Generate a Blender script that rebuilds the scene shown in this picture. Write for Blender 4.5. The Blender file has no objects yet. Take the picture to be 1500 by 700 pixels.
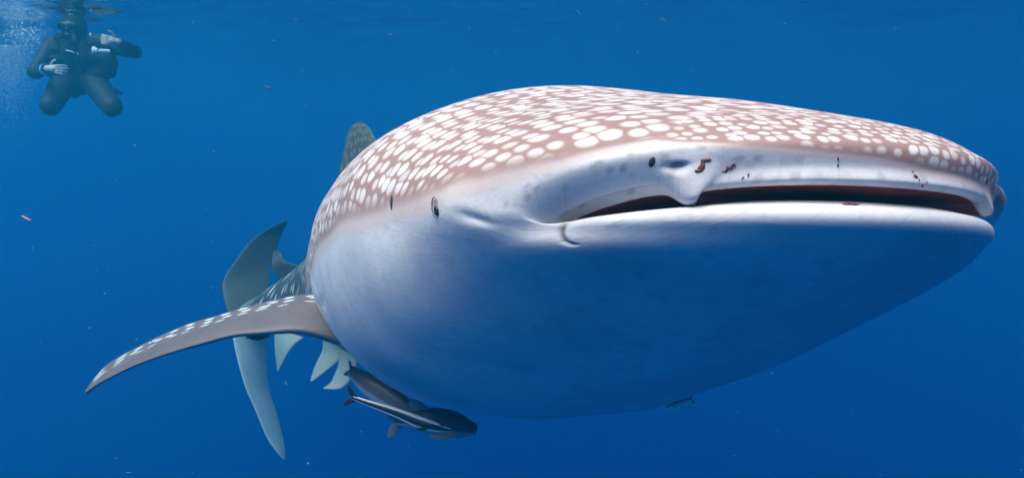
import bpy, bmesh, math, random
import numpy as np
from mathutils import Vector, Matrix
R = math.radians
random.seed(7); rng = np.random.default_rng(7)
S = bpy.context.scene
COL = S.collection

# ------------------------------------------------------------------ camera, light, exposure
FPX = 1246.70; PITCH = R(8)                       # focal length in pixels of a 1500 px wide frame
cam_d = bpy.data.cameras.new('camera'); cam_d.sensor_width = 36; cam_d.lens = 36*FPX/1500
cam_d.clip_end = 600; cam_d.clip_start = .05
cam = bpy.data.objects.new('camera', cam_d); COL.objects.link(cam)
cam.location = (0, 0, 0); cam.rotation_euler = (R(90)-PITCH, 0, 0); S.camera = cam

SUN_DIR = Vector((-.66, -.74, 1.05)).normalized()   # towards the sun (direction already under water)
sun_d = bpy.data.lights.new('sun', 'SUN'); sun_d.energy = 5.0; sun_d.angle = R(75); sun_d.color = (1, .76, .64)
sun = bpy.data.objects.new('sun', sun_d); COL.objects.link(sun)
sun.rotation_euler = SUN_DIR.to_track_quat('Z', 'Y').to_euler(); sun.location = SUN_DIR*20
world = bpy.data.worlds.new('World'); S.world = world; world.use_nodes = True
wn = world.node_tree; bg = wn.nodes['Background']
sky = wn.nodes.new('ShaderNodeTexSky'); sky.sky_type = 'NISHITA'; sky.sun_disc = False
sky.sun_elevation = math.asin(SUN_DIR.z); sky.sun_rotation = math.atan2(SUN_DIR.x, SUN_DIR.y)
wn.links.new(sky.outputs[0], bg.inputs[0]); bg.inputs[1].default_value = .15
S.view_settings.view_transform = 'Standard'; S.view_settings.look = 'None'
S.view_settings.gamma = 1; S.view_settings.use_curve_mapping = False
S.view_settings.exposure = 1.5
S.render.engine = 'CYCLES'
cy = S.cycles
cy.max_bounces = 10; cy.volume_bounces = 5; cy.diffuse_bounces = 3; cy.glossy_bounces = 3; cy.transparent_max_bounces = 8
cy.use_denoising = True
try: cy.denoiser = 'OPENIMAGEDENOISE'
except Exception: pass
cy.caustics_reflective = False; cy.caustics_refractive = False
SURFACE_Z = .84

# ------------------------------------------------------------------ helpers
CP, SP = math.cos(PITCH), math.sin(PITCH)
def at(px, py, d):
    """a point in the place, d metres deep, seen at pixel (px, py) of the 1500x700 photograph"""
    x = (px-750)/FPX*d; u = (350-py)/FPX*d
    return Vector((x, d*CP+u*SP, -d*SP+u*CP))

def tag(o, label=None, cat=None, group=None, kind=None):
    if label: o['label'] = label
    if cat: o['category'] = cat
    if group: o['group'] = group
    if kind: o['kind'] = kind
    return o
def empty(name, loc, parent=None):
    o = bpy.data.objects.new(name, None); COL.objects.link(o); o.location = loc; o.empty_display_size = .1
    return o
def mesh_obj(name, V, F, mat, parent=None, smooth=True, world_to_parent=True):
    me = bpy.data.meshes.new(name)
    me.from_pydata([tuple(v) for v in V], [], [tuple(int(i) for i in f) for f in F])
    o = bpy.data.objects.new(name, me); COL.objects.link(o)
    if mat: 
        for m in (mat if isinstance(mat, (list, tuple)) else [mat]): me.materials.append(m)
    if smooth: me.polygons.foreach_set('use_smooth', [True]*len(me.polygons))
    me.update()
    if parent:
        o.parent = parent
        if world_to_parent and parent.location.length: 
            me.transform(Matrix.Translation(-parent.location))
    return o
def attr(o, name, vals):
    a = o.data.attributes.new(name, 'FLOAT', 'POINT'); a.data.foreach_set('value', np.asarray(vals, np.float32).ravel())
def grid_faces(n, m, wrap=True):
    """n rings of m points"""
    F = []
    mm = m if wrap else m-1
    for i in range(n-1):
        for j in range(mm):
            k = (j+1) % m
            F.append((i*m+j, (i+1)*m+j, (i+1)*m+k, i*m+k))
    return F
def sstep(a, b, x):
    t = np.clip((x-a)/(b-a), 0, 1); return t*t*(3-2*t)

class NT:
    """small material builder"""
    def __init__(s, name):
        s.m = bpy.data.materials.new(name); s.m.use_nodes = True; s.t = s.m.node_tree
        s.b = s.t.nodes['Principled BSDF']; s.out = s.t.nodes['Material Output']
    def n(s, typ, **kw):
        nd = s.t.nodes.new(typ)
        for k, v in kw.items(): setattr(nd, k, v)
        return nd
    def link(s, a, b): s.t.links.new(a, b)
    def val(s, inp, v):
        if hasattr(v, 'is_output') or isinstance(v, bpy.types.NodeSocket): s.link(v, inp)
        else: inp.default_value = v
    def math(s, op, a, b=0., c=None, clamp=False):
        nd = s.n('ShaderNodeMath', operation=op, use_clamp=clamp)
        s.val(nd.inputs[0], a); s.val(nd.inputs[1], b)
        if c is not None: s.val(nd.inputs[2], c)
        return nd.outputs[0]
    def mix(s, f, a, b):
        nd = s.n('ShaderNodeMix', data_type='RGBA')
        s.val(nd.inputs[0], f)
        for i, v in ((6, a), (7, b)):
            if isinstance(v, tuple) and len(v) == 3: v = (*v, 1)
            s.val(nd.inputs[i], v)
        return nd.outputs[2]
    def attr(s, name): return s.n('ShaderNodeAttribute', attribute_name=name).outputs['Fac']
    def step(s, x, a, b):
        nd = s.n('ShaderNodeMapRange', interpolation_type='SMOOTHSTEP')
        s.val(nd.inputs['Value'], x); s.val(nd.inputs['From Min'], a); s.val(nd.inputs['From Max'], b)
        return nd.outputs[0]
    def noise(s, scale, detail=3, vec=None, rough=.5):
        nd = s.n('ShaderNodeTexNoise'); nd.inputs['Scale'].default_value = scale; nd.inputs['Detail'].default_value = detail
        nd.inputs['Roughness'].default_value = rough
        if vec is None: vec = s.n('ShaderNodeTexCoord').outputs['Object']
        s.link(vec, nd.inputs['Vector']); return nd.outputs['Fac']
    def bump(s, h, strength=.3, dist=.01):
        nd = s.n('ShaderNodeBump'); nd.inputs['Strength'].default_value = strength; nd.inputs['Distance'].default_value = dist
        s.link(h, nd.inputs['Height']); s.link(nd.outputs[0], s.b.inputs['Normal'])
    def base(s, c, rough=.5, spec=.3):
        if isinstance(c, tuple): s.b.inputs['Base Color'].default_value = (*c[:3], 1)
        else: s.link(c, s.b.inputs['Base Color'])
        s.b.inputs['Roughness'].default_value = rough; s.b.inputs['Specular IOR Level'].default_value = spec
        return s.m
def plain(name, c, rough=.5, spec=.3, vary=.25, scale=30):
    t = NT(name); f = t.noise(scale)
    return t.base(t.mix(f, tuple(x*(1-vary) for x in c), tuple(min(1, x*(1+vary)) for x in c)), rough, spec)

# ------------------------------------------------------------------ the water: haze box and its surface
def make_haze():
    X0, X1, Y0, Y1, Z0, Z1 = -90, 90, -40, 140, -60, SURFACE_Z
    V = [(x, y, z) for z in (Z0, Z1) for y in (Y0, Y1) for x in (X0, X1)]
    F = [(0, 2, 3, 1), (4, 5, 7, 6), (0, 1, 5, 4), (2, 6, 7, 3), (0, 4, 6, 2), (1, 3, 7, 5)]
    m = bpy.data.materials.new('sea_water'); m.use_nodes = True; t = m.node_tree
    t.nodes.remove(t.nodes['Principled BSDF'])
    v = t.nodes.new('ShaderNodeVolumePrincipled')
    v.inputs['Density Attribute'].default_value = ''
    D = .27
    ss = (.0017, .029, .041); sa = (.18, .063, .0215)
    v.inputs['Density'].default_value = D
    c = [s/D for s in ss]
    v.inputs['Color'].default_value = (*c, 1)
    ab = [(1-min(.999, a/D/(1-k)))**2 for a, k in zip(sa, c)]
    v.inputs['Absorption Color'].default_value = (*ab, 1)
    v.inputs['Anisotropy'].default_value = .45
    t.links.new(v.outputs[0], t.nodes['Material Output'].inputs['Volume'])
    m.cycles.homogeneous_volume = True
    return tag(mesh_obj('haze', V, F, m, smooth=False), kind='stuff')
make_haze()

def make_surface():
    # finer towards the camera's view, stretching out to the edge of the sea
    def axis(lo, hi, c, fine, n):
        t = np.linspace(-1, 1, n); s = np.sinh(t*5.6)/np.sinh(5.6)
        return np.where(s < 0, c+s*(c-lo), c+s*(hi-c))
    xs = axis(-120, 120, -4, .05, 420); ys = axis(-60, 170, 7.5, .05, 420)
    X, Y = np.meshgrid(xs, ys)
    Z = np.zeros_like(X)
    for k in range(46):
        lam = 10**rng.uniform(-.75, .45); a = rng.normal(.5, .75); th = rng.uniform(0, 6.28)
        Z += .0045*lam**.9*np.sin(2*np.pi/lam*(X*np.cos(a)+Y*np.sin(a))+th)
    # chop stirred up round the diver
    g = np.exp(-((X+4.5)/1.0)**2-((Y-8.0)/1.3)**2)+.6*np.exp(-((X+3.75)/.35)**2-((Y-7.7)/.6)**2)
    for k in range(26):
        lam = 10**rng.uniform(-.95, -.15); a = rng.normal(1.3, .8); th = rng.uniform(0, 6.28)
        Z += g*.013*lam**.8*np.sin(2*np.pi/lam*(X*np.cos(a)+Y*np.sin(a))+th)
    Z = np.clip(Z, -.045, .2)
    V = np.stack([X, Y, SURFACE_Z+.045+Z*.8], -1).reshape(-1, 3)
    t = NT('water_surface'); t.t.nodes.remove(t.b)
    fr = t.n('ShaderNodeFresnel'); fr.inputs['IOR'].default_value = 1.33
    gl = t.n('ShaderNodeBsdfGlossy'); gl.inputs['Roughness'].default_value = .02; gl.inputs['Color'].default_value = (1, 1, 1, 1)
    tr = t.n('ShaderNodeBsdfTransparent'); mx = t.n('ShaderNodeMixShader')
    bp = t.n('ShaderNodeBump'); bp.inputs['Strength'].default_value = .5; bp.inputs['Distance'].default_value = .02
    t.link(t.noise(9, 3), bp.inputs['Height'])
    t.link(bp.outputs[0], gl.inputs['Normal']); t.link(bp.outputs[0], fr.inputs['Normal'])
    t.link(fr.outputs[0], mx.inputs[0]); t.link(tr.outputs[0], mx.inputs[1]); t.link(gl.outputs[0], mx.inputs[2])
    t.link(mx.outputs[0], t.out.inputs['Surface'])
    o = mesh_obj('water_surface', V, [f[::-1] for f in grid_faces(len(ys), len(xs), False)], t.m)
    return tag(o, 'rippled underside of the sea surface', None, kind='structure')
make_surface()

# ------------------------------------------------------------------ whale shark body
#           xs      Bt     Bb     W      zc      Ht     Hb     (one row per station, lip to tail)
BK = np.array([
 [-0.3752, 0.2720, 0.2560, 0.3540, 0.0030, 0.0150, 0.0050], [-0.3860, 0.2970, 0.2990, 0.4200, 0.0059, 0.0540, 0.0330],
 [-0.4383, 0.3180, 0.2960, 0.4666, -0.0206, 0.1060, 0.0540], [-0.5178, 0.3100, 0.2087, 0.5093, -0.0006, 0.1300, 0.1330],
 [-0.7439, 0.1879, 0.1328, 0.5202, 0.0027, 0.2149, 0.2858], [-1.0246, 0.1133, 0.0431, 0.5612, -0.0133, 0.3132, 0.3841],
 [-1.5279, 0, 0, 0.5436, -0.0272, 0.3756, 0.4366], [-2.2142, 0, 0, 0.4709, -0.0084, 0.3706, 0.3775],
 [-3.0059, 0, 0, 0.3288, -0.0212, 0.3109, 0.2870], [-3.7936, 0, 0, 0.1693, -0.0030, 0.1980, 0.1540],
 [-4.4779, 0, 0, 0.0595, 0.0133, 0.0831, 0.0736]])
YAW, PIT, ROL = .3612, .1665, -.0941
POS = np.array([.5281, .9608, -.0859]); BEND = (.2253, -.8993, -.2976); DROOP = .05
def pchip(t, Y):
    n = len(Y); d = np.diff(Y, axis=0); m = np.zeros_like(Y); a, b = d[:-1], d[1:]
    m[1:-1] = np.where(a*b > 0, 2*a*b/np.where(a+b == 0, 1, a+b), 0); m[0] = d[0]; m[-1] = d[-1]
    i = np.clip(t.astype(int), 0, n-2); f = (t-i)[:, None]
    return (2*f**3-3*f**2+1)*Y[i]+(f**3-2*f**2+f)*m[i]+(-2*f**3+3*f**2)*Y[i+1]+(f**3-f**2)*m[i+1]
def shark_rot():
    ca, sa = math.cos(YAW), math.sin(YAW)
    h = np.array([sa, -ca, 0]); l = np.array([ca, sa, 0]); u = np.array([0, 0, 1.])
    h2 = h*math.cos(PIT)+u*math.sin(PIT); u2 = u*math.cos(PIT)-h*math.sin(PIT)
    return np.stack([h2, l*math.cos(ROL)+u2*math.sin(ROL), u2*math.cos(ROL)-l*math.sin(ROL)])
SR = shark_rot()
def body_local(phi, t):
    k = pchip(t, BK); xs, Bt, Bb, W, zc, Ht, Hb = [k[:, j][:, None] for j in range(7)]
    c, s = np.cos(phi)[None], np.sin(phi)[None]; n = np.where(s > 0, 2.25, 2.15)+.7*np.exp(-(t[:, None]/1.5)**2)
    cyy = np.sign(c)*np.abs(c)**(2/n); sz = np.sign(s)*np.abs(s)**(2/n)
    x = xs+np.where(s >= 0, Bt, Bb)*(1-np.abs(cyy)**2.2)
    y = -W*cyy; z = zc+np.where(s > 0, Ht, Hb)*sz-DROOP*np.exp(-(t[:, None]/1.6)**2)*np.abs(cyy)**5
    e = np.maximum(0, -.9-x)
    return np.stack([x, y+BEND[0]*e**2*.1+BEND[1]*e**3*.02, z+BEND[2]*e**2*.1], -1)
def to_world(P): return P@SR+POS
def body_world(phi_deg, t):
    """point on the skin and its outward normal"""
    e = .4; ph = np.radians([phi_deg-e, phi_deg, phi_deg+e]); tt = np.array([max(0, t-.03), t, t+.03])
    P = to_world(body_local(ph, tt)); a = P[2, 1]-P[0, 1]; b = P[1, 2]-P[1, 0]
    n = np.cross(a, b); n /= np.linalg.norm(n); c = to_world(body_local(np.array([np.pi/2]), np.array([t+1.])))[0, 0]
    if np.dot(n, P[1, 1]-c) < 0: n = -n
    return Vector(P[1, 1]), Vector(n)
def seg_sd(U, V, pts):
    """distance of (U,V) to a polyline"""
    best = np.full(U.shape, 9.)
    for (x0, y0), (x1, y1) in zip(pts[:-1], pts[1:]):
        dx, dy = x1-x0, y1-y0; q = np.clip(((U-x0)*dx+(V-y0)*dy)/(dx*dx+dy*dy+1e-12), 0, 1)
        best = np.minimum(best, np.hypot(U-x0-q*dx, V-y0-q*dy))
    return best
# height at which the brown back meets the white belly: |phi| from the flank, station
EDGE_R = np.array([(-30, 9.5), (-8, 8.0), (3.7, 6.07), (1.5, 5.4), (0.5, 4.9), (.5, 4.3), (1.5, 3.7), (5.2, 2.72), (12, 2.5), (20.2, 2.37), (31, 2.26), (40, 2.24),
                   (47, 2.36), (54, 2.42), (60, 2.30), (67.5, 1.79), (75, 1.4), (83.8, 1.03), (90, .93)])
EDGE_L = np.array([(-30, 9.5), (-8, 8.0), (3.7, 6.07), (1.5, 5.4), (2, 4.0), (6, 2.6), (20, 1.9), (40, 1.4), (60.7, 1.09), (73, .92), (83, .84), (90, .93)])

shark_mats = {}
def skin_material():
    t = NT('whale_shark_skin')
    uv = t.n('ShaderNodeUVMap', uv_map='skin').outputs[0]
    dors, spotm, lip, edge = t.attr('dorsal'), t.attr('spots'), t.attr('lip'), t.attr('groove')
    # warp the spot grid a little
    wob = t.n('ShaderNodeTexNoise'); wob.inputs['Scale'].default_value = 5; t.link(uv, wob.inputs['Vector'])
    mp = t.n('ShaderNodeVectorMath', operation='MULTIPLY_ADD'); t.link(wob.outputs['Color'], mp.inputs[0])
    mp.inputs[1].default_value = (.025, .025, 0); t.link(uv, mp.inputs[2])
    def spot_layer(scale, lo, hi):
        f1 = t.n('ShaderNodeTexVoronoi', voronoi_dimensions='2D', feature='F1'); ed = t.n('ShaderNodeTexVoronoi', voronoi_dimensions='2D', feature='DISTANCE_TO_EDGE')
        for v in (f1, ed):
            v.inputs['Randomness'].default_value = .52; v.inputs['Scale'].default_value = scale; t.link(mp.outputs[0], v.inputs['Vector'])
        sep = t.n('ShaderNodeSeparateColor'); t.link(f1.outputs['Color'], sep.inputs[0])
        size = t.math('MULTIPLY_ADD', sep.outputs[0], hi-lo, lo)
        d = t.math('SUBTRACT', size, t.math('ADD', f1.outputs['Distance'], ragged))
        v = t.math('MULTIPLY', t.step(d, -.13, .14), t.step(ed.outputs['Distance'], -.03, .10))
        return t.math('MULTIPLY', v, t.math('MULTIPLY_ADD', sep.outputs[1], .45, .55))
    ragged = t.math('MULTIPLY_ADD', t.noise(45, 2), .08, -.04)
    fmask = t.attr('front'); rear = t.attr('rear')
    big, small, sparse = spot_layer(28, .30, .49), spot_layer(50, .27, .45), spot_layer(11, .08, .24)
    fm = t.n('ShaderNodeMix', data_type='FLOAT'); t.link(t.step(fmask, .4, .6), fm.inputs[0]); t.link(big, fm.inputs[2]); t.link(small, fm.inputs[3])
    rm = t.n('ShaderNodeMix', data_type='FLOAT'); t.link(rear, rm.inputs[0]); t.link(fm.outputs[0], rm.inputs[2]); t.link(sparse, rm.inputs[3])
    spot = t.math('MULTIPLY', rm.outputs[0], spotm)
    n1 = t.noise(7, 4); n2 = t.noise(38, 4, rough=.6)
    brown = t.mix(n1, (.295, .165, .138), (.430, .262, .212))
    brown = t.mix(t.math('MULTIPLY', n2, .5), brown, (.39, .26, .225))
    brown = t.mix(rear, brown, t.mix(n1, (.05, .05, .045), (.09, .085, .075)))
    belly = t.mix(t.step(t.noise(4.5, 6, rough=.62), .3, .7), (.60, .60, .62), (.79, .77, .755))
    belly = t.mix(t.math('MULTIPLY', t.step(n2, .5, .75), .35), belly, (.42, .42, .45))
    # soft grey freckles round the jaws
    fv = t.n('ShaderNodeTexVoronoi', voronoi_dimensions='2D'); fv.inputs['Scale'].default_value = 44; t.link(uv, fv.inputs['Vector'])
    fsep = t.n('ShaderNodeSeparateColor'); t.link(fv.outputs['Color'], fsep.inputs[0])
    fr = t.math('MULTIPLY', t.step(fv.outputs['Distance'], .42, .12), t.step(fsep.outputs[0], .62, .7))
    fr = t.math('MULTIPLY', t.math('MULTIPLY', fr, lip), t.math('MULTIPLY_ADD', n2, 1.0, .1))
    belly = t.mix(t.math('MULTIPLY', fr, .6), belly, (.20, .19, .21))
    # fine scratches along the flank
    sc = t.n('ShaderNodeMapping'); sc.inputs['Scale'].default_value = (3, 60, 1); t.link(uv, sc.inputs[0])
    st = t.noise(2.2, 4, sc.outputs[0], .65)
    belly = t.mix(t.math('MULTIPLY', t.step(st, .52, .72), .42), belly, (.42, .43, .46))
    edgew = t.math('ADD', dors, t.math('MULTIPLY_ADD', n1, .3, -.15), clamp=True)
    col = t.mix(edgew, belly, brown)
    pink = t.math('MULTIPLY', t.math('MULTIPLY', t.step(edgew, .0, .35), t.step(edgew, .95, .45)), t.math('SUBTRACT', 1.0, rear))
    col = t.mix(t.math('MULTIPLY', pink, .65), col, (.70, .56, .50))
    col = t.mix(spot, col, (.86, .79, .74))
    col = t.mix(edge, col, (.05, .035, .04))
    h = t.math('ADD', t.math('MULTIPLY', n2, .5), t.math('MULTIPLY', st, .22))
    t.bump(t.math('ADD', h, t.math('MULTIPLY', t.noise(190, 3), .35)), .24, .005)
    return t.base(col, .52, .28)
def gum_material():
    t = NT('mouth_lining')
    return t.base(t.mix(t.noise(25), (.34, .04, .03), (.52, .075, .055)), .45, .4)

def make_body(parent):
    NPH = 640
    # meridians packed towards the corners of the mouth
    phi = np.linspace(0, 2*np.pi, NPH, endpoint=False)
    tt = np.concatenate([np.linspace(0, 1.0, 80, endpoint=False), np.linspace(1, 3, 110, endpoint=False),
                         np.linspace(3, 6, 90, endpoint=False), np.linspace(6, 10, 80)])
    P = body_local(phi, tt)
    deg = np.degrees(phi)[None]; T = tt[:, None]
    # round the cheek off behind the corners of the mouth
    f0 = np.minimum(np.abs(deg-180), np.minimum(deg, 360-deg))
    nr = int((tt < 4).sum()); Tn = T[:nr]
    wch = (sstep(.05, .7, Tn)*np.exp(-(np.maximum(0, Tn-2.6)/1.0)**2)*np.exp(-(f0/30)**4))[..., None]*.5
    Pn = P[:nr].copy()
    for _ in range(1500): Pn = Pn+wch*((np.roll(Pn, 1, 1)+np.roll(Pn, -1, 1))/2-Pn)
    P[:nr] = Pn
    # and the brow, lips and chin along the body
    g = tt[:nr]; wl = (sstep(.25, .8, g)*(1-sstep(3.2, 3.9, g)))[:, None, None]*.5
    Pn = P[:nr].copy()
    for _ in range(430):
        L = np.zeros_like(Pn); L[1:-1] = (Pn[2:]+Pn[:-2])/2-Pn[1:-1]; Pn = Pn+wl*L
    P[:nr] = Pn
    # the throat is one full curve from the lip down
    nb = int((tt < 5.2).sum()); g = tt[:nb]; f2 = np.where(deg > 180, np.minimum(deg-180, 360-deg), -30)
    wb = (sstep(.75, 1.4, g)*(1-sstep(3.9, 5.1, g)))[:, None, None]*.5*sstep(4, 30, f2)[..., None]
    Pn = P[:nb].copy()
    for _ in range(900):
        L = np.zeros_like(Pn); L[1:-1] = (Pn[2:]+Pn[:-2])/2-Pn[1:-1]; Pn = Pn+wb*L
    P[:nb] = Pn
    # metric of the skin
    du = np.linalg.norm(np.diff(P, axis=0), axis=-1); U = np.concatenate([np.zeros((1, NPH)), np.cumsum(du, 0)])
    Q = np.roll(P, -NPH//4, axis=1)                     # start at the back's midline (phi = 90)
    dv = np.linalg.norm(np.diff(np.concatenate([Q, Q[:, :1]], 1), axis=1), axis=-1)
    cum = np.concatenate([np.zeros((len(tt), 1)), np.cumsum(dv, 1)], 1); tot = cum[:, -1:]
    Vv = np.where(cum[:, :-1] > tot/2, cum[:, :-1]-tot, cum[:, :-1]); Vv = np.roll(Vv, NPH//4, axis=1)
    # ---- normals for shaping
    a = np.gradient(P, axis=0); b = np.roll(P, -1, 1)-np.roll(P, 1, 1)
    N = np.cross(b, a); N /= np.linalg.norm(N, axis=-1, keepdims=True)+1e-9
    cen = P.mean(1, keepdims=True)
    N *= np.sign(((P-cen)*N).sum(-1, keepdims=True).mean(1, keepdims=True))
    pd = np.where(deg > 180, deg-360, deg)           # -180..180, right flank 0
    fl = np.where(np.abs(pd) <= 90, pd, np.sign(pd)*180-pd)   # mirrored: -90 belly .. 0 flank .. 90 back
    side = np.where(np.abs(pd) <= 90, 1, -1)
    D = np.zeros_like(U)
    # recess of the upper lip between the mouth corner and the nostril
    inb = sstep(15, 27, fl)*(1-sstep(47, 53, fl))
    rec = inb*(1-sstep(.30, .42, T)); P[..., 0] -= .020*rec; P[..., 2] += .003*rec
    # lips: full, rounded
    D += .010*np.exp(-((T-.22)/.2)**2)*(fl > 0)*sstep(50, 60, fl)
    D += .009*np.exp(-((T-.75)/.55)**2)*(1-sstep(-35, -12, fl))
    # swelling round the nostril, hollow below the eye, ridge above it
    def blob(f0, t0, sf, st, amp, only=0):
        m = np.exp(-((fl-f0)/sf)**2-((T-t0)/st)**2)*amp
        return m if only == 0 else m*(side == only)
    D += blob(58, .50, 4.5, .35, .010)
    # fleshy lobe that hangs from each nostril over the gap of the mouth
    lobe = np.exp(-(np.abs(fl-np.where(side == 1, 54.6, 66.)-3.2*sstep(0, .6, T))/(2.6+2.6*sstep(0, .7, T)))**3)*(1-sstep(.10, .85, T))
    P[..., 2] -= .0165*lobe; P[..., 0] += .013*lobe
    D -= blob(56, .76, 1.6, .08, .018)
    D -= blob(-5, 2.25, 6, .35, .006)
    # crease running down and back from the corner of the mouth
    W1 = to_world(P+N*D[..., None]); dep = W1[..., 1]*CP-W1[..., 2]*SP
    IX = 750+FPX*W1[..., 0]/dep; IY = 350-FPX*(W1[..., 1]*SP+W1[..., 2]*CP)/dep
    def find(x, y):
        """skin coordinates of the nearest surface seen at a point of the photograph"""
        q = np.hypot(IX-x, IY-y); near = q < max(q.min()+.5, 7.0)
        k = np.unravel_index(np.where(near, dep+q*.01, 99).argmin(), q.shape)
        return U[k], Vv[k]
    G = np.zeros_like(U)
    us = [find(*c) for c in ((804, 322), (799, 332), (803, 345), (813, 353), (827, 358))]
    dd = np.where(side == 1, seg_sd(U, Vv, us), 9)
    D -= .004*np.exp(-(dd/.0035)**2); G = np.maximum(G, .8*np.exp(-(dd/.0022)**2))
    # five gill slits above the root of the pectoral fin
    for k in range(5):
        u0 = 1.22+.085*k; q = np.clip((np.abs(Vv)-.66)/.24, 0, 1); line = u0-.05*np.sin(q*math.pi)
        dd = np.hypot(U-line, np.maximum(0, np.maximum(.66-np.abs(Vv), np.abs(Vv)-.90)))
        D += .004*np.exp(-((U-line+.018)/.02)**2)*(dd < .06)*sstep(0, .15, q)*sstep(1, .85, q) - .007*np.exp(-(dd/.007)**2); G = np.maximum(G, .7*np.exp(-(dd/.0045)**2))
    # the jaw is narrower than the snout
    P[..., 1] *= 1-.065*(1-sstep(-30, 5, fl))*np.exp(-(np.maximum(0, T-1.2)/1.2)**2)
    D += .030*sstep(-2, 12, fl)*(1-sstep(35, 55, fl))*np.exp(-((T-1.6)/.7)**2)*(side == -1)
    # fold line over the recess
    G = np.maximum(G, .55*inb*np.exp(-((T-.33)/.022)**2))
    # slow unevenness of the body
    D += .004*np.sin(U*9+Vv*5+1)*np.sin(Vv*11-U*3)*sstep(1.5, 3, T)
    P = P+N*D[..., None]
    # ---- where colour changes
    # outline of the brown back, as far as the photograph shows it, then carried on round the far side
    rim = [find(*c) for c in ((450, 425), (452, 398), (460, 370), (476, 350), (500, 332), (530, 325), (570, 312), (610, 301), (640, 291), (700, 272), (760, 255), (820, 240), (870, 224), (920, 213), (960, 206),
                              (1000, 208), (1050, 213), (1100, 218), (1200, 226), (1300, 238))]
    sg = np.sign(rim[6][1])
    rim += [(u, -v*sg) for u, v in ((.022, -.03), (.020, -.12), (.022, -.20), (.028, -.28), (.040, -.35), (.065, -.42), (.11, -.50))] if sg > 0 else \
           [(u, v) for u, v in ((.022, .03), (.020, .12), (.022, .20), (.028, .28), (.040, .35), (.065, .42), (.11, .50))]
    back = [(4.6, .02*sg), (3.9, .30*sg), (3.0, .62*sg), (2.2, .80*sg)]
    far = [(u, -v) for u, v in rim[:10]][::-1]
    rim = back+rim+far+[(u, -v) for u, v in back][::-1]
    sd = seg_sd(U, Vv, rim); ins = np.zeros(U.shape, bool)
    for (x0, y0), (x1, y1) in zip(rim, rim[1:]+rim[:1]):
        ins ^= ((y0 > Vv) != (y1 > Vv)) & (U < (x1-x0)*(Vv-y0)/(y1-y0+1e-12)+x0)
    sd = np.where(ins, sd, -sd)
    front = np.exp(-(np.maximum(0, T-1.0)/1.2)**2)
    wid = .009+.024*sstep(.06, .45, U+.25*sstep(0, 30, 60-fl))
    dors = sstep(-1, 1, sd/wid)
    spots = sstep(.35, 1.6, sd/wid-.25*front)
    lip = np.exp(-(np.maximum(0, T-1.3)/1.0)**2)*sstep(-62, -40, fl)*(1-dors)
    frontm = np.exp(-(np.maximum(0, T-1.8)/1.3)**2)*sstep(40, 75, fl)
    # ---- inside of the mouth
    L0 = P[0]; c0 = L0.mean(0)
    inner = []
    for dx, sy, dz in ((.005, .997, 1.15), (.010, .99, 1.3), (.016, .98, 1.35), (.022, .94, 1.2), (.027, .6, .9), (.030, .2, .5)):
        q = L0.copy(); q[:, 0] -= dx; q[:, 1] = c0[1]+(q[:, 1]-c0[1])*sy
        q[:, 2] = q[:, 2]+(dz-1)*np.sin(phi)*np.where(np.sin(phi) > 0, .010, .003) ; inner.append(q)
    inner = inner[::-1]
    A = np.concatenate([np.stack(inner), P]); ni = len(inner)
    W = to_world(A.reshape(-1, 3))
    n, m = len(A), NPH
    F = grid_faces(n, m)
    V = list(W)
    V.append(W[:m].mean(0)); c_in = len(V)-1
    V.append(W[(n-1)*m:].mean(0)); c_out = len(V)-1
    F += [(c_in, j, (j+1) % m) for j in range(m)]+[(c_out, (n-1)*m+(j+1) % m, (n-1)*m+j) for j in range(m)]
    o = mesh_obj('body', V, F, [skin_material(), gum_material()], parent)
    me = o.data
    def full(x): return np.concatenate([np.repeat(x[:1], ni, 0), x]).ravel().tolist()+[0, 0]
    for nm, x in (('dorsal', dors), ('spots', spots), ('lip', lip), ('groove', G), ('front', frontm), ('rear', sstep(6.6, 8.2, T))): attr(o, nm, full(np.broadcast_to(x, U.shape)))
    uvl = me.uv_layers.new(name='skin')
    uu, vv = np.array(full(U)), np.array(full(Vv))
    li = np.empty(len(me.loops), int); me.loops.foreach_get('vertex_index', li)
    uvl.data.foreach_set('uv', np.stack([uu[li]*1.12, vv[li]], -1).astype(np.float32).ravel())
    mi = np.zeros(len(me.polygons), int); mi[:ni*m-m] = 1
    mi[(n-1)*m:(n-1)*m+m] = 1
    me.polygons.foreach_set('material_index', mi)
    bm = bmesh.new(); bm.from_mesh(me); bmesh.ops.recalc_face_normals(bm, faces=bm.faces); bm.to_mesh(me); bm.free()
    return o
shark = empty('whale_shark', Vector(POS))
tag(shark, 'huge whale shark with white spots on brown back and slightly open wide mouth', 'whale shark')
make_body(shark)

from mathutils.bvhtree import BVHTree
body_o = [o for o in shark.children if o.name == 'body'][0]
_bm = bmesh.new(); _bm.from_mesh(body_o.data); _bm.normal_update()
BVH = BVHTree.FromBMesh(_bm); _bm.free()
def on_skin(px, py):
    """where the line of sight through (px, py) meets the skin: point and outward normal"""
    d = at(px, py, 1.0).normalized()
    h, n, i, q = BVH.ray_cast(-shark.location, d)
    if h is None: return None, None
    if n.dot(d) > 0: n = -n
    return h+shark.location, n
def skin_depth(px, py, default):
    h, n = on_skin(px, py)
    return default if h is None else (h.y*CP-h.z*SP)
FWD = Vector(SR[0]); LEFT = Vector(SR[1]); UPV = Vector(SR[2])

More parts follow.
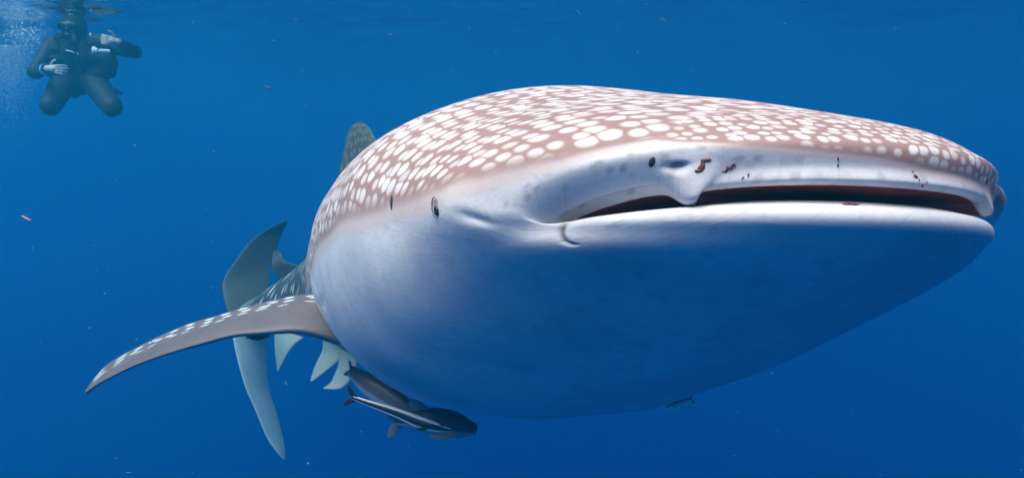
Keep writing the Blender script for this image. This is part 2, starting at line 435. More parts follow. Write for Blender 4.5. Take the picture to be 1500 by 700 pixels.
def resample(rows, n):
    rows = np.array(rows, float); d = np.concatenate([[0], np.cumsum(np.linalg.norm(np.diff(rows.reshape(len(rows), -1)[:, :3], axis=0), axis=1))])
    # smooth (Catmull-Rom) through the given rows
    q = np.linspace(0, d[-1], n); out = []
    for x in q:
        i = min(max(int(np.searchsorted(d, x)-1), 0), len(d)-2); f = (x-d[i])/(d[i+1]-d[i]+1e-9)
        p0, p1, p2, p3 = rows[max(i-1, 0)], rows[i], rows[i+1], rows[min(i+2, len(rows)-1)]
        out.append(.5*(2*p1+(p2-p0)*f+(2*p0-5*p1+4*p2-p3)*f*f+(3*p1-p0-3*p2+p3)*f**3))
    return np.array(out)
def fin(name, st, mat, parent, n=44, m=28, camber=0.):
    """st: rows of (leading point, trailing point, thickness); a closed foil section at each"""
    rows = [list(a)+list(b)+[th] for a, b, th in st]
    Q = resample(rows, n); V = []; sp = []; ch = []
    for i, r in enumerate(Q):
        a, b, th = r[:3], r[3:6], max(r[6], .0008)
        span = Q[min(i+1, n-1)][:6].reshape(2, 3).mean(0)-Q[max(i-1, 0)][:6].reshape(2, 3).mean(0)
        c = b-a; nn = np.cross(span, c); nn /= np.linalg.norm(nn)+1e-9
        end = math.sqrt(max(0, 1-((i/(n-1)-.93)/.07)**2)) if i/(n-1) > .93 else 1
        for k in range(m):
            an = 2*math.pi*k/m; x = .5-.5*math.cos(an)
            y = th*.5*(1.5*math.sqrt(max(x, 0))*(1-x)+.12*math.sin(math.pi*x))*(1 if math.sin(an) >= 0 else -1)
            xe = .5+(x-.5)*max(end, .03)
            V.append(a+c*xe+nn*(y*max(end, .03)+camber*math.sin(math.pi*x))); sp.append(i/(n-1)); ch.append(x*(1 if math.sin(an) >= 0 else -1))
    F = grid_faces(n, m)+[tuple(range(m))[::-1], tuple((n-1)*m+k for k in range(m))]
    o = mesh_obj(name, V, F, mat, parent)
    attr(o, 'span', sp); attr(o, 'chord', ch)
    return o

# ------------------------------------------------------------------ fins of the shark
def fin_material(name, top, low, dots=0., rim=.5, flip=1.):
    """top side colour, underside colour, pale dots"""
    t = NT(name); n1 = t.noise(9, 4); sp = t.attr('span'); ch = t.attr('chord')
    up = t.mix(n1, tuple(c*.8 for c in top), tuple(c*1.2 for c in top)); lo = t.mix(n1, tuple(c*.9 for c in low), low)
    f = t.step(t.math('MULTIPLY', ch, flip), -.12, .04)
    col = t.mix(f, lo, up)
    if dots:
        cb = t.n('ShaderNodeCombineXYZ'); t.link(t.math('MULTIPLY', sp, 13), cb.inputs[0]); t.link(t.math('MULTIPLY', t.math('ABSOLUTE', ch), 9), cb.inputs[1])
        vo = t.n('ShaderNodeTexVoronoi', voronoi_dimensions='2D'); vo.inputs['Scale'].default_value = 1.0; vo.inputs['Randomness'].default_value = .45
        t.link(cb.outputs[0], vo.inputs['Vector'])
        d = t.math('MULTIPLY', t.step(vo.outputs['Distance'], .34, .16), t.math('MULTIPLY', f, dots))
        col = t.mix(t.math('MULTIPLY', d, t.step(t.math('ABSOLUTE', ch), rim-.15, rim+.1)), col, (.78, .76, .72))
    t.bump(t.noise(40, 3), .15, .004)
    return t.base(col, .5, .3)
BROWN = (.235, .155, .135); PALE = (.66, .70, .68)
pec = fin_material('pectoral_skin', (.165, .122, .112), (.42, .44, .46), dots=1.0, rim=.70, flip=-1.)
pec_far = fin_material('far_pectoral_skin', (.26, .175, .155), (.42, .44, .46), dots=1.0, rim=.62)
grey_fin = fin_material('fin_skin', (.085, .085, .065), (.10, .10, .08), dots=.14, rim=.1)
pale_fin = fin_material('pale_fin_skin', (.13, .15, .13), (.27, .30, .28))
lobe_pale = fin_material('lower_lobe_skin', (.40, .45, .42), (.46, .50, .48))

A = at
st = [(A(500, 500, 2.40), A(500, 430, 2.70), .115), (A(442, 484, 2.36), A(445, 431, 2.66), .085), (A(382, 487, 2.36), A(400, 440, 2.62), .062),
      (A(340, 491, 2.38), A(358, 450, 2.60), .054), (A(298, 502, 2.41), A(322, 461, 2.60), .047), (A(250, 516, 2.45), A(280, 473, 2.61), .040),
      (A(202, 533, 2.50), A(238, 490, 2.64), .033), (A(160, 553, 2.56), A(190, 514, 2.66), .025), (A(136, 567, 2.60), A(154, 536, 2.68), .018), (A(122, 579, 2.64), A(125, 570, 2.66), .008)]
fin('pectoral_fin', st, pec, shark, n=70, m=40, camber=.012)
# the fin of the far side, hidden behind the belly from here
def mirror(p):
    q = (p-Vector(POS)); loc = Vector((q.dot(FWD), q.dot(LEFT), q.dot(UPV))); loc.y = -loc.y
    return Vector(POS)+FWD*loc.x+LEFT*loc.y+UPV*loc.z
fin('pectoral_fin', [(mirror(a), mirror(b), th) for a, b, th in st], pec_far, shark, n=50, m=28, camber=-.012)

def bw(phi, t, sink=.0):
    p, n = body_world(phi, t); return p-n*sink
fin('dorsal_fin', [(bw(90, 7.35, .05), bw(90, 8.55, .04), .06), (A(572, 236, 3.72), A(496, 268, 4.05), .05), (A(556, 214, 3.80), A(501, 232, 4.05), .038),
                   (A(545, 194, 3.88), A(507, 204, 4.05), .026), (A(538, 184, 3.93), A(514, 187, 4.04), .016), (A(528, 178, 3.98), A(521, 180, 4.03), .006)], grey_fin, shark)
fin('second_dorsal_fin', [(bw(90, 9.0, .03), bw(90, 9.5, .02), .03), (A(420, 384, 4.52), A(399, 392, 4.68), .02), (A(411, 371, 4.58), A(399, 377, 4.70), .012),
                          (A(404, 366, 4.64), A(400, 369, 4.70), .004)], grey_fin, shark)
tail = empty('caudal_fin', at(362, 466, 4.95)); tail.parent = shark; tail.location -= shark.location
def tail_fin(name, st, mat):
    o = fin(name, st, mat, None, n=50); o.parent = tail; o.data.transform(Matrix.Translation(-(shark.location+tail.location))); return o
tail_fin('upper_lobe', [(A(344, 482, 4.90), A(392, 480, 5.06), .07), (A(330, 446, 4.93), A(396, 446, 5.10), .05), (A(327, 412, 4.98), A(394, 410, 5.16), .036), (A(345, 382, 5.04), A(399, 384, 5.22), .028),
                        (A(369, 352, 5.12), A(409, 354, 5.28), .02), (A(396, 334, 5.2), A(416, 336, 5.32), .012), (A(421, 323, 5.28), A(422, 325, 5.34), .004)], grey_fin)
tail_fin('lower_lobe', [(A(340, 470, 4.88), A(396, 470, 5.04), .07), (A(343, 505, 4.84), A(391, 505, 5.02), .046), (A(358, 562, 4.78), A(394, 565, 4.98), .034), (A(374, 600, 4.75), A(404, 600, 4.94), .026),
                        (A(391, 640, 4.72), A(414, 638, 4.88), .017), (A(406, 662, 4.71), A(418, 660, 4.82), .010), (A(416, 674, 4.71), A(418, 672, 4.76), .004)], lobe_pale)
fin('anal_fin', [(A(446, 494, 4.06), A(402, 482, 4.20), .03), (A(430, 506, 4.06), A(402, 499, 4.18), .02), (A(418, 524, 4.08), A(403, 520, 4.16), .012), (A(407, 544, 4.12), A(406, 543, 4.15), .004)], pale_fin, shark)
for st in ([(A(520, 505, 3.5), A(472, 492, 3.66), .03), (A(499, 526, 3.5), A(472, 512, 3.64), .024), (A(478, 543, 3.52), A(462, 534, 3.62), .016), (A(456, 559, 3.56), A(454, 557, 3.6), .004)],
           [(A(530, 520, 3.2), A(498, 512, 3.36), .03), (A(520, 540, 3.2), A(496, 532, 3.34), .024), (A(512, 558, 3.2), A(490, 548, 3.32), .018), (A(497, 569, 3.22), A(484, 560, 3.3), .011), (A(473, 569, 3.25), A(474, 567, 3.28), .003)]):
    fin('pelvic_fin', st, pale_fin, shark)

# ------------------------------------------------------------------ face: eye, spiracle, nostrils, flaps
def ellipsoid(c, ax, ay, az, nu=20, nv=12):
    V = []; F = []
    for i in range(nv+1):
        th = math.pi*i/nv
        for j in range(nu):
            ph = 2*math.pi*j/nu
            V.append(c+ax*(math.sin(th)*math.cos(ph))+ay*(math.sin(th)*math.sin(ph))+az*math.cos(th))
    for i in range(nv):
        for j in range(nu):
            k = (j+1) % nu; F.append((i*nu+j, (i+1)*nu+j, (i+1)*nu+k, i*nu+k))
    return V, F
def frame_on(px, py, ang=0.):
    """point on the skin with two tangent directions (right, up as seen) and the normal"""
    p, n = on_skin(px, py); u = (UPV-n*UPV.dot(n)).normalized(); r = u.cross(n)
    if r.x < 0: r = -r
    c, s_ = math.cos(ang), math.sin(ang)
    return p, r*c+u*s_, u*c-r*s_, n
dark_skin = plain('dark_slit', (.035, .03, .035), .5, .2)
eye_m = plain('eye_ball', (.02, .018, .02), .12, .6)
lid_m = plain('eyelid_skin', (.24, .20, .21), .5, .3)
fold_m = plain('fold_line', (.22, .17, .18), .6, .2)
flap_m = plain('flap_skin', (.64, .63, .64), .45, .35, .06)
def tube(name, pts, rad, mat, parent, n=8, flat=None):
    V = []; pts = [Vector(p) for p in pts]; rads = rad if isinstance(rad, (list, tuple)) else [rad]*len(pts)
    up = Vector((.13, .31, .94))
    for i, p in enumerate(pts):
        d = (pts[min(i+1, len(pts)-1)]-pts[max(i-1, 0)]).normalized(); a = d.cross(up).normalized(); b = d.cross(a)
        for k in range(n): V.append(p+(a*math.cos(2*math.pi*k/n)+b*math.sin(2*math.pi*k/n))*rads[i])
    F = grid_faces(len(pts), n)+[tuple(range(n))[::-1], tuple((len(pts)-1)*n+k for k in range(n))]
    return mesh_obj(name, V, F, mat, parent)
def put(o, parent):
    o.parent = parent; o.data.transform(Matrix.Translation(-parent.location)); return o

p, r, u, n = frame_on(638, 304)
lid = mesh_obj('eye_socket', *ellipsoid(p-n*.006, r*.0095+u*.002, u*.0145-r*.003, n*.0080), lid_m, shark)
pe, re_, ue, ne = frame_on(640, 309)
ball = mesh_obj('eye', *ellipsoid(pe+n*.0005, re_*.0066, ue*.0074, ne*.0036), eye_m, shark)
ring = [p+n*.0012+(r*.0105+u*.002)*math.cos(a)+(u*.0155-r*.003)*math.sin(a) for a in np.linspace(.1, 5.0, 22)]
tube('eyelid', ring, [.0008*(.4+math.sin(math.pi*i/21)) for i in range(22)], fold_m, shark)
p, r, u, n = frame_on(574, 298)
mesh_obj('spiracle', *ellipsoid(p-n*.002, r*.0055+u*.002, u*.016-r*.005, n*.004), dark_skin, shark)
def nostril(px, py, w, h, ang):
    p, r, u, n = frame_on(px, py, ang)
    return mesh_obj('nostril', *ellipsoid(p-n*.004, r*w, u*h, n*.0058), dark_skin, shark)
nostril(955, 238, .0056, .0092, -.5); nostril(1445, 266, .004, .008, -.7)

# ------------------------------------------------------------------ copepods on the lips
cop_m = plain('copepod_shell', (.16, .035, .018), .35, .5, .5, 200)
for k, (px, py, ln, ang, cnt, lab) in enumerate([
        (1028, 242, .011, .9, 7, 'longest rust red copepod cluster, on the upper lip nearest the nasal flap'),
        (1068, 246, .008, .5, 7, 'second rust red copepod cluster along the upper lip from the nasal flap'),
        (1092, 258, .005, .7, 2, 'tiny dark copepod low on the upper lip, just above the mouth gap'),
        (1228, 238, .0055, 1.5, 2, 'thin upright orange copepod alone at the middle of the upper lip'),
        (1341, 259, .008, -.9, 3, 'larger dark copepod of the pair towards the far nostril'),
        (1354, 269, .005, .6, 2, 'smaller dark copepod of the pair towards the far nostril'),
        (1246, 300, .012, .05, 8, 'flat row of rusty copepods lying along the edge of the lower lip')]):
    p, n_ = on_skin(px, py)
    if p is None: continue
    p, r, u, n = frame_on(px, py, ang); V = []; F = []
    for q in range(cnt):
        o_ = (q/(max(cnt-1, 1))-.5)*1.5+rng.normal(0, .12); w = ln*(.2+.3*rng.random())
        v, f = ellipsoid(p+r*(o_*ln)+u*rng.normal(0, ln*.15)+n*.001, r*w+u*rng.normal(0, .4)*w, u*w*(.4+.4*rng.random()), n*w*.28, 10, 6)
        F += [tuple(i+len(V) for i in x) for x in f]; V += v
    root = mesh_obj('copepod', [v-p for v in V], F, cop_m); root.location = p
    tag(root, lab, 'copepod', 'copepods clinging to the lips of the whale shark')

# ------------------------------------------------------------------ remoras
def remora_material(name, back, side, belly, stripe=None):
    t = NT(name); h = t.attr('height'); n1 = t.noise(22, 3)
    col = t.mix(t.step(t.math('ADD', h, t.math('MULTIPLY_ADD', n1, .3, -.15)), -.35, .15), belly, side)
    col = t.mix(t.step(h, .3, .8), col, back)
    if stripe:
        f = t.math('MULTIPLY', t.step(h, -.34, -.26), t.step(h, .80, .70))
        col = t.mix(f, col, stripe)
    t.bump(t.noise(60, 2), .1, .003)
    return t.base(col, .42, .4)
def remora(name, pts, rads, flat, mat, fin_mat, label, upv=Vector((0, 0, 1)), tailspan=.05, group='remoras riding along with the whale shark', fins=True, dors=True):
    """pts tail -> head; elliptical sections, a forked tail fin and paired fins"""
    Q = resample([list(p)+[r] for p, r in zip(pts, rads)], 40); m = 20; V = []; H = []
    c0 = Vector(Q[20][:3]); root = empty(name, c0); tag(root, label, 'remora', group)
    axes = []
    for i, q in enumerate(Q):
        p = Vector(q[:3]); d = Vector(Q[min(i+1, 39)][:3])-Vector(Q[max(i-1, 0)][:3]); d.normalize()
        b = (upv-d*upv.dot(d)).normalized(); a = d.cross(b); r = q[3]; axes.append((p, d, a, b, r))
        for k in range(m):
            an = 2*math.pi*k/m; V.append(p+a*(math.cos(an)*r*flat)+b*(math.sin(an)*r)); H.append(math.sin(an))
    F = grid_faces(40, m)+[tuple(range(m))[::-1], tuple(39*m+k for k in range(m))]
    o = mesh_obj('body', V, F, mat, root); attr(o, 'height', H)
    p, d, a, b, r = axes[0]; s_ = tailspan
    put(fin('tail_fin', [(p+d*s_*.5+b*0, p+d*s_*.1, .006), (p+b*s_*.25+d*s_*.1, p+b*s_*.15-d*s_*.25, .005), (p+b*s_*.62-d*s_*.3, p+b*s_*.6-d*s_*.5, .002)], fin_mat, None, n=14, m=12), root)
    put(fin('tail_fin', [(p+d*s_*.5-b*0, p+d*s_*.1, .006), (p-b*s_*.25+d*s_*.1, p-b*s_*.15-d*s_*.25, .005), (p-b*s_*.62-d*s_*.3, p-b*s_*.6-d*s_*.5, .002)], fin_mat, None, n=14, m=12), root)
    if fins:
        p, d, a, b, r = axes[30]
        for sg in (1, -1):
            o_ = p+a*sg*r*flat*.9-b*r*.3
            put(fin('pectoral_fin', [(o_+d*r*.5, o_-d*r*.5, .005), (o_+a*sg*r*.7-d*r*.4-b*r*.3, o_+a*sg*r*.5-d*r*1.3-b*r*.2, .004), (o_+a*sg*r*1.1-d*r*1.3-b*r*.25, o_+a*sg*r*.9-d*r*1.6-b*r*.2, .002)], fin_mat, None, n=14, m=12), root)
    if dors:
        for i0, i1, sg, nm in ((8, 19, 1, 'dorsal_fin'),):
            p, d, a, b, r = axes[i1]; p2, d2, a2, b2, r2 = axes[i0]
            put(fin(nm, [(p+b*sg*r*.8, p2+b2*sg*r2*.7, .006), (p+b*sg*r*1.45-d*r*1.1, p2+b2*sg*r2*1.3, .004), (p+b*sg*r*1.6-d*r*1.6, p+b*sg*r*1.5-d*r*2.0, .002)], fin_mat, None, n=12, m=12), root)
    p, d, a, b, r = axes[35]
    disc = mesh_obj('sucker_disc', *ellipsoid(p+b*r*.82-d*r*.8, d*r*1.7, a*r*flat*.62, b*r*.22), dark_skin, root)
    return root
brown_rem = remora_material('brown_remora_skin', (.075, .062, .062), (.12, .095, .095), (.36, .44, .45))
dark_rem = remora_material('dark_remora_skin', (.012, .014, .028), (.02, .022, .04), (.26, .32, .34))
strip_rem = remora_material('striped_remora_skin', (.62, .63, .62), (.78, .79, .77), (.82, .83, .81), (.008, .007, .010))
black_rem = remora_material('black_remora_skin', (.02, .015, .018), (.03, .018, .02), (.05, .03, .03))
pale_rem = remora_material('pale_remora_skin', (.10, .11, .13), (.50, .55, .54), (.74, .78, .76))
fin_dk = plain('remora_fin_dark', (.03, .03, .04), .5); fin_pl = plain('remora_fin_pale', (.16, .19, .20), .5); fin_bk = plain('remora_fin_black', (.015, .012, .016), .45)
BOTU = Vector((.45, -.25, .86)).normalized()
remora('remora', [A(514, 543, 2.55), A(538, 562, 2.52), A(566, 580, 2.49), A(592, 596, 2.46), A(618, 608, 2.44)], [.018, .034, .037, .030, .012], .75, brown_rem, fin_pl,
       'grey brown remora with pale belly pressed under the belly behind the striped one', BOTU, .045)
remora('remora', [A(580, 617, 2.46), A(612, 615, 2.44), A(642, 617, 2.42), A(672, 623, 2.40), A(698, 631, 2.39)], [.010, .030, .040, .036, .012], .8, dark_rem, fin_pl,
       'dark blue black remora with blunt head, foremost and lowest under the belly', BOTU, .085)
remora('remora', [A(517, 582, 2.22), A(545, 592, 2.21), A(580, 604, 2.20), A(612, 617, 2.19), A(638, 625, 2.18), A(660, 630, 2.18)], [.0055, .0085, .0125, .0155, .013, .004], .8, strip_rem, fin_bk,
       'slim striped remora with black band along pale side and black forked tail', Vector((.2, -.1, .97)).normalized(), .048, dors=False)
remora('remora', [A(362, 493, 2.42), A(372, 493, 2.42), A(382, 492, 2.42), A(394, 491, 2.42)], [.003, .009, .010, .004], 1.3, black_rem, fin_bk,
       'small black remora stuck beneath the outstretched pectoral fin', Vector((0, -.3, .95)), .012, fins=False, dors=False)
remora('remora', [A(1012, 586, 1.86), A(1002, 590, 1.86), A(992, 594, 1.86), A(977, 597, 1.86)], [.004, .010, .010, .004], .9, pale_rem, fin_pl,
       'little remora showing a pale belly alone under the middle of the throat', Vector((.1, .5, .85)).normalized(), .015, fins=False, dors=False)

# ------------------------------------------------------------------ the diver at the surface
def limb(V, F, chain, n=14, steps=5):
    """a tapered, round-ended limb along (point, radius) joints"""
    pts = []
    for (a, ra), (b, rb) in zip(chain[:-1], chain[1:]):
        for i in range(steps): f = i/steps; pts.append((a.lerp(b, f), ra+(rb-ra)*f))
    pts.append(chain[-1])
    p0, r0 = pts[0]; p1, r1 = pts[-1]
    d0 = (pts[1][0]-p0).normalized(); d1 = (p1-pts[-2][0]).normalized()
    pts = [(p0-d0*r0*c, r0*q) for c, q in ((.98, .15), (.8, .6), (.45, .9))]+pts+[(p1+d1*r1*c, r1*q) for c, q in ((.45, .9), (.8, .6), (.98, .15))]
    o = len(V); up = Vector((.2, .35, .91))
    for i, (p, r) in enumerate(pts):
        d = (pts[min(i+1, len(pts)-1)][0]-pts[max(i-1, 0)][0]).normalized(); a = d.cross(up).normalized(); b = d.cross(a)
        for k in range(n): V.append(p+(a*math.cos(2*math.pi*k/n)+b*math.sin(2*math.pi*k/n))*r)
    m = len(pts)
    for f in grid_faces(m, n)+[tuple(range(n))[::-1], tuple((m-1)*n+k for k in range(n))]: F.append(tuple(i+o for i in f))
def blob_into(V, F, c, ax, ay, az):
    v, f = ellipsoid(c, ax, ay, az, 16, 10); o = len(V); V += v; F += [tuple(i+o for i in x) for x in f]
def fuse(o, size):
    r = o.modifiers.new('fuse', 'REMESH'); r.mode = 'VOXEL'; r.voxel_size = size; r.use_smooth_shade = True
    sm = o.modifiers.new('soft', 'SMOOTH'); sm.iterations = 4; sm.factor = .5
    return o
skin_m = plain('pale_skin', (.62, .50, .42), .5, .3, .1)
suit_m = plain('black_neoprene', (.022, .024, .03), .6, .25, .3, 18)
vest_m = plain('vest_fabric', (.018, .02, .026), .7, .2, .3, 25)
mask_m = plain('mask_rubber', (.012, .013, .016), .4, .4)
lens_m = plain('mask_lens', (.02, .03, .04), .08, .6)
white_m = plain('white_plastic', (.80, .82, .82), .35, .4, .03)
watch_m = plain('blue_strap', (.20, .42, .62), .5, .3)
steel_m = plain('steel_clip', (.7, .72, .74), .25, .6, .05)
DD = 7.5
person = empty('person', at(112, 100, DD))
tag(person, 'person in a black wetsuit treading water at the surface, holding a white torch', 'person')
head = at(108, 42, 7.38)
J = dict(neck=at(110, 58, 7.46), chest=at(112, 78, 7.5), waist=at(114, 100, 7.58), hip=at(116, 114, 7.6),
         sr=at(77, 66, 7.46), er=at(50, 107, 7.28), wr=at(71, 101, 7.02), sl=at(146, 63, 7.46), el=at(199, 77, 7.32), wl=at(173, 62, 7.06),
         hr=at(98, 113, 7.58), kr=at(74, 155, 7.16), ar=at(96, 124, 7.66), hl=at(133, 113, 7.58), kl=at(164, 157, 7.2), al=at(136, 120, 7.68))
V, F = [], []
blob_into(V, F, head, Vector((.085, 0, 0)), Vector((0, .105, 0)), Vector((0, 0, .125)))
blob_into(V, F, head+Vector((0, -.035, -.075)), Vector((.05, 0, 0)), Vector((0, .055, 0)), Vector((0, 0, .05)))       # jaw
blob_into(V, F, head+Vector((0, -.108, -.02)), Vector((.015, 0, 0)), Vector((0, .02, 0)), Vector((0, 0, .024)))       # nose
for sx in (-1, 1): blob_into(V, F, head+Vector((.086*sx, .01, -.02)), Vector((.010, 0, 0)), Vector((0, .02, 0)), Vector((0, 0, .032)))
limb(V, F, [(J['neck']+Vector((0, .02, .06)), .055), (J['chest'], .075)])
limb(V, F, [(J['chest'], .14), (J['waist'], .125), (J['hip'], .135)])
limb(V, F, [(J['sr'], .07), (J['chest']+Vector((0, 0, .03)), .10), (J['sl'], .07)])
for a, b, c in (('sr', 'er', 'wr'), ('sl', 'el', 'wl')): limb(V, F, [(J[a], .058), (J[b], .044), (J[c], .030)])
for a, b, c in (('hr', 'kr', 'ar'), ('hl', 'kl', 'al')):
    limb(V, F, [(J[a], .09), (J[b], .066)]); limb(V, F, [(J[b], .062), (J[b].lerp(J[c], .4), .060), (J[c], .040)])
    limb(V, F, [(J[c], .04), (J[c]+Vector((0, .16, -.08)), .032)])
def hand(wrist, tip, side, curl, spread=1.):
    """palm, four bent fingers of unequal length and a thumb off the side of the palm"""
    d = (tip-wrist).normalized(); toward = Vector((0, -1, 0)); b = (toward-d*toward.dot(d)).normalized(); a = d.cross(b)*side
    limb(V, F, [(wrist, .028), (wrist+d*.05, .030)])
    for q in (-1, -.33, .33, 1): limb(V, F, [(wrist+d*.015+a*q*.012, .016), (wrist+d*.088+a*q*.030, .0135)], 10, 3)
    for q, L in ((-1, .066), (-.33, .080), (.33, .084), (1, .072)):
        k0 = wrist+d*.090+a*q*.031; k1 = k0+(d*math.cos(curl*.5)-b*math.sin(curl*.5)+a*q*.10*spread)*L*.45
        k2 = k1+(d*math.cos(curl)-b*math.sin(curl)+a*q*.06*spread)*L*.32; k3 = k2+(d*math.cos(curl*1.5)-b*math.sin(curl*1.5))*L*.25
        limb(V, F, [(k0, .0105), (k1, .0098), (k2, .0088), (k3, .0075)], 8, 3)
    t0 = wrist+d*.028+a*.034; t1 = t0+(d*.6+a*.8+b*.2)*.040; t2 = t1+(d*.85+a*.3+b*.15)*.032
    limb(V, F, [(t0, .0135), (t1, .0115), (t2, .009)], 8, 3)
hand(J['wr'], at(106, 104, 6.97), -1, .9)
hand(J['wl'], at(146, 57, 7.0), 1, 1.3)
pb = fuse(put(mesh_obj('body', V, F, skin_m), person), .0052)
V, F = [], []
T_ = .014
limb(V, F, [(J['neck']+Vector((0, .02, .01)), .07), (J['chest'], .10)])
limb(V, F, [(J['chest'], .165), (J['waist'], .15), (J['hip'], .16)])
limb(V, F, [(J['sr'], .085), (J['chest']+Vector((0, 0, .03)), .125), (J['sl'], .085)])
for a, b, c in (('sr', 'er', 'wr'), ('sl', 'el', 'wl')): limb(V, F, [(J[a], .078), (J[b], .060), (J[b].lerp(J[c], .88), .043)])
for a, b, c in (('hr', 'kr', 'ar'), ('hl', 'kl', 'al')):
    limb(V, F, [(J[a], .118), (J[b], .088)]); limb(V, F, [(J[b], .084), (J[b].lerp(J[c], .4), .078), (J[c], .054)]); limb(V, F, [(J[c], .052), (J[c]+Vector((0, .16, -.08)), .045)])
fuse(put(mesh_obj('wetsuit', V, F, suit_m), person), .013)
# hood: covers skull and neck and leaves the face free
V, F = [], []
blob_into(V, F, head+Vector((0, .012, .008)), Vector((.104, 0, 0)), Vector((0, .113, 0)), Vector((0, 0, .142)))
limb(V, F, [(head+Vector((0, .03, -.05)), .088), (J['neck'], .085)])
fuse(put(mesh_obj('hood', V, F, suit_m), person), .012)
# mask and regulator
V, F = [], []
limb(V, F, [(head+Vector((-.055, -.098, .012)), .036), (head+Vector((.055, -.098, .012)), .036)]); blob_into(V, F, head+Vector((0, -.12, -.025)), Vector((.022, 0, 0)), Vector((0, .022, 0)), Vector((0, 0, .028)))
mk = fuse(put(mesh_obj('mask', V, F, mask_m), person), .008)
for sx in (-1, 1):
    ln = mesh_obj('lens', *ellipsoid(head+Vector((.036*sx, -.134, .014)), Vector((.028, 0, 0)), Vector((0, .004, 0)), Vector((0, 0, .023))), lens_m)
    ln.parent = mk; ln.data.transform(Matrix.Translation(-person.location))
V, F = [], []
blob_into(V, F, head+Vector((0, -.125, -.078)), Vector((.042, 0, 0)), Vector((0, .026, 0)), Vector((0, 0, .034)))
limb(V, F, [(head+Vector((-.03, -.12, -.08)), .013), (head+Vector((-.13, -.08, -.09)), .013), (J['chest']+Vector((-.14, .0, .12)), .013), (J['chest']+Vector((-.10, .12, .12)), .013)])
fuse(put(mesh_obj('regulator', V, F, mask_m), person), .007)
# buoyancy vest with pockets, hose and clips
V, F = [], []
limb(V, F, [(J['chest']+Vector((0, .02, .02)), .175), (J['waist']+Vector((0, 0, 0)), .178), (J['hip']+Vector((0, 0, .03)), .165)])
for sx in (-1, 1):
    limb(V, F, [(J['chest']+Vector((.10*sx, -.06, .12)), .055), (J['chest']+Vector((.12*sx, -.13, -.04)), .062), (J['waist']+Vector((.15*sx, -.10, -.02)), .085)])
limb(V, F, [(at(140, 84, 7.42), .07), (at(158, 88, 7.40), .085), (at(160, 104, 7.42), .07), (at(140, 110, 7.46), .07)])
blob_into(V, F, at(82, 88, 7.46), Vector((.08, 0, 0)), Vector((0, .09, 0)), Vector((0, 0, .12)))
vest = fuse(put(mesh_obj('buoyancy_vest', V, F, vest_m), person), .012)
for px, py, w, h in ((101, 75, .032, .007), (107, 77, .016, .005), (114, 79, .009, .004), (133, 52, .010, .022)):
    b_ = mesh_obj('clip', *ellipsoid(at(px, py, 7.26), Vector((w, 0, -.006)), Vector((0, .012, 0)), Vector((0, 0, h)), 12, 8), steel_m)
    b_.parent = vest; b_.data.transform(Matrix.Translation(-person.location))
put(tube('wrist_strap', [J['wr'].lerp(J['er'], .10), J['wr'].lerp(J['er'], .22)], .049, watch_m, None, 16), person)
for a in ('ar', 'al'):
    f0 = J[a]+Vector((0, .12, -.06)); w = Vector((.10, 0, 0)); back = Vector((-.2 if a == 'al' else .08, .62, .02))
    V = [f0-w*.55+Vector((0, 0, .035)), f0+w*.55+Vector((0, 0, .035)), f0+back+w, f0+back-w]; V += [v-Vector((0, 0, .03)) for v in V]
    o = mesh_obj('swim_fin', V, [(0, 1, 2, 3), (7, 6, 5, 4), (0, 4, 5, 1), (1, 5, 6, 2), (2, 6, 7, 3), (3, 7, 4, 0)], mask_m, None, False); put(o, person)
    bv = o.modifiers.new('round', 'BEVEL'); bv.width = .012; bv.segments = 3
# the white torch, lying across the closed hand
tp, tq = at(136, 75, 6.94), at(161, 76, 6.98)
torch = empty('dive_torch', tp.lerp(tq, .5)); tag(torch, 'white dive torch with a round lamp head in front of the chest of the diver', 'torch')
put(tube('barrel', [tp.lerp(tq, .2), tp.lerp(tq, .3), tp.lerp(tq, .95), tq], [.026, .019, .018, .014], white_m, None, 16), torch)
put(tube('lamp_head', [tp-(tq-tp).normalized()*.006, tp, tp.lerp(tq, .12), tp.lerp(tq, .24)], [.022, .036, .036, .024], white_m, None, 20), torch)

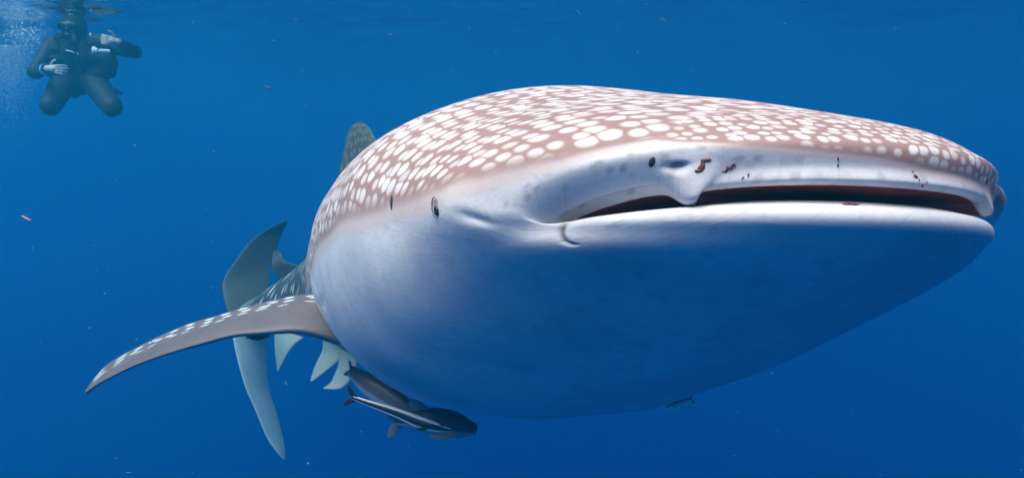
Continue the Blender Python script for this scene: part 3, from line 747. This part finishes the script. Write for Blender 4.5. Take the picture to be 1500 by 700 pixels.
# ------------------------------------------------------------------ bubbles with surface glints, and drifting specks
def specks(name, items, mat, sub=1):
    ico = bmesh.new(); bmesh.ops.create_icosphere(ico, subdivisions=sub, radius=1); iv = np.array([v.co[:] for v in ico.verts]); fi = np.array([[v.index for v in f.verts] for f in ico.faces]); ico.free()
    V = []; F = []
    for i, (c, M) in enumerate(items):
        V.append(iv@np.array(M)+np.array(c)); F.append(fi+len(iv)*i)
    o = mesh_obj(name, np.concatenate(V), np.concatenate(F), mat); o['kind'] = 'stuff'; return o
bub_m = plain('bubble_froth', (.82, .86, .88), .25, .5, .02)
it = []
for k in range(24000):
    if rng.random() < .75: px, py = rng.normal(12, 22), 66+abs(rng.normal(0, 46))
    else: px, py = rng.normal(34, 24), rng.normal(56, 11)
    r = .0009+.0019*rng.random()**3
    if k < 130: px, py, r = rng.normal(26, 18), rng.normal(52, 11), .004+.009*rng.random()**2  # larger pale bubbles added to stand for glints of light at the surface
    it.append((at(px, max(py, 40+6*rng.random()), 7.85+.25*rng.normal()), np.diag([r, r, r*.8])))
specks('bubbles_and_glints', it, bub_m)
pl_m = plain('plankton_jelly', (.06, .15, .20), .5, .3, .3, 60)
it = []
for k in range(420):
    px, py = rng.uniform(-40, 1540), rng.uniform(-20, 720); d = rng.uniform(.75, 4.2)
    if 430 < px < 1500 and 110 < py < 630: d = rng.uniform(3., 5.)
    L = rng.uniform(.002, .0065)*(1 if k % 3 else 1.6)*d**.6; w = L*rng.uniform(.08, .16) if k % 3 else L*.5; a = rng.normal(-.55, .25)
    if k % 3 == 0: L *= .25; w = L*.8
    dr = Vector((math.cos(a), rng.normal(0, .3), math.sin(a))).normalized(); s2 = dr.cross(Vector((0, 1, 0))).normalized(); s3 = dr.cross(s2)
    if k > 130: L *= .5; w *= .5
    it.append((at(px, py, d), np.array([dr*L, s2*w, s3*w])))
specks('plankton', it, pl_m)
or_m = plain('orange_shell', (.55, .30, .16), .45, .4)
c = at(39, 320, 2.2); V, F = ellipsoid(Vector((0, 0, 0)), Vector((.013, 0, -.007)), Vector((.001, 0, .0025)), Vector((0, .0028, 0)), 12, 8)
o = mesh_obj('drifting_shrimp', V, F, or_m); o.location = c; tag(o, 'tiny orange shrimp drifting alone in open water below the diver', 'shrimp')
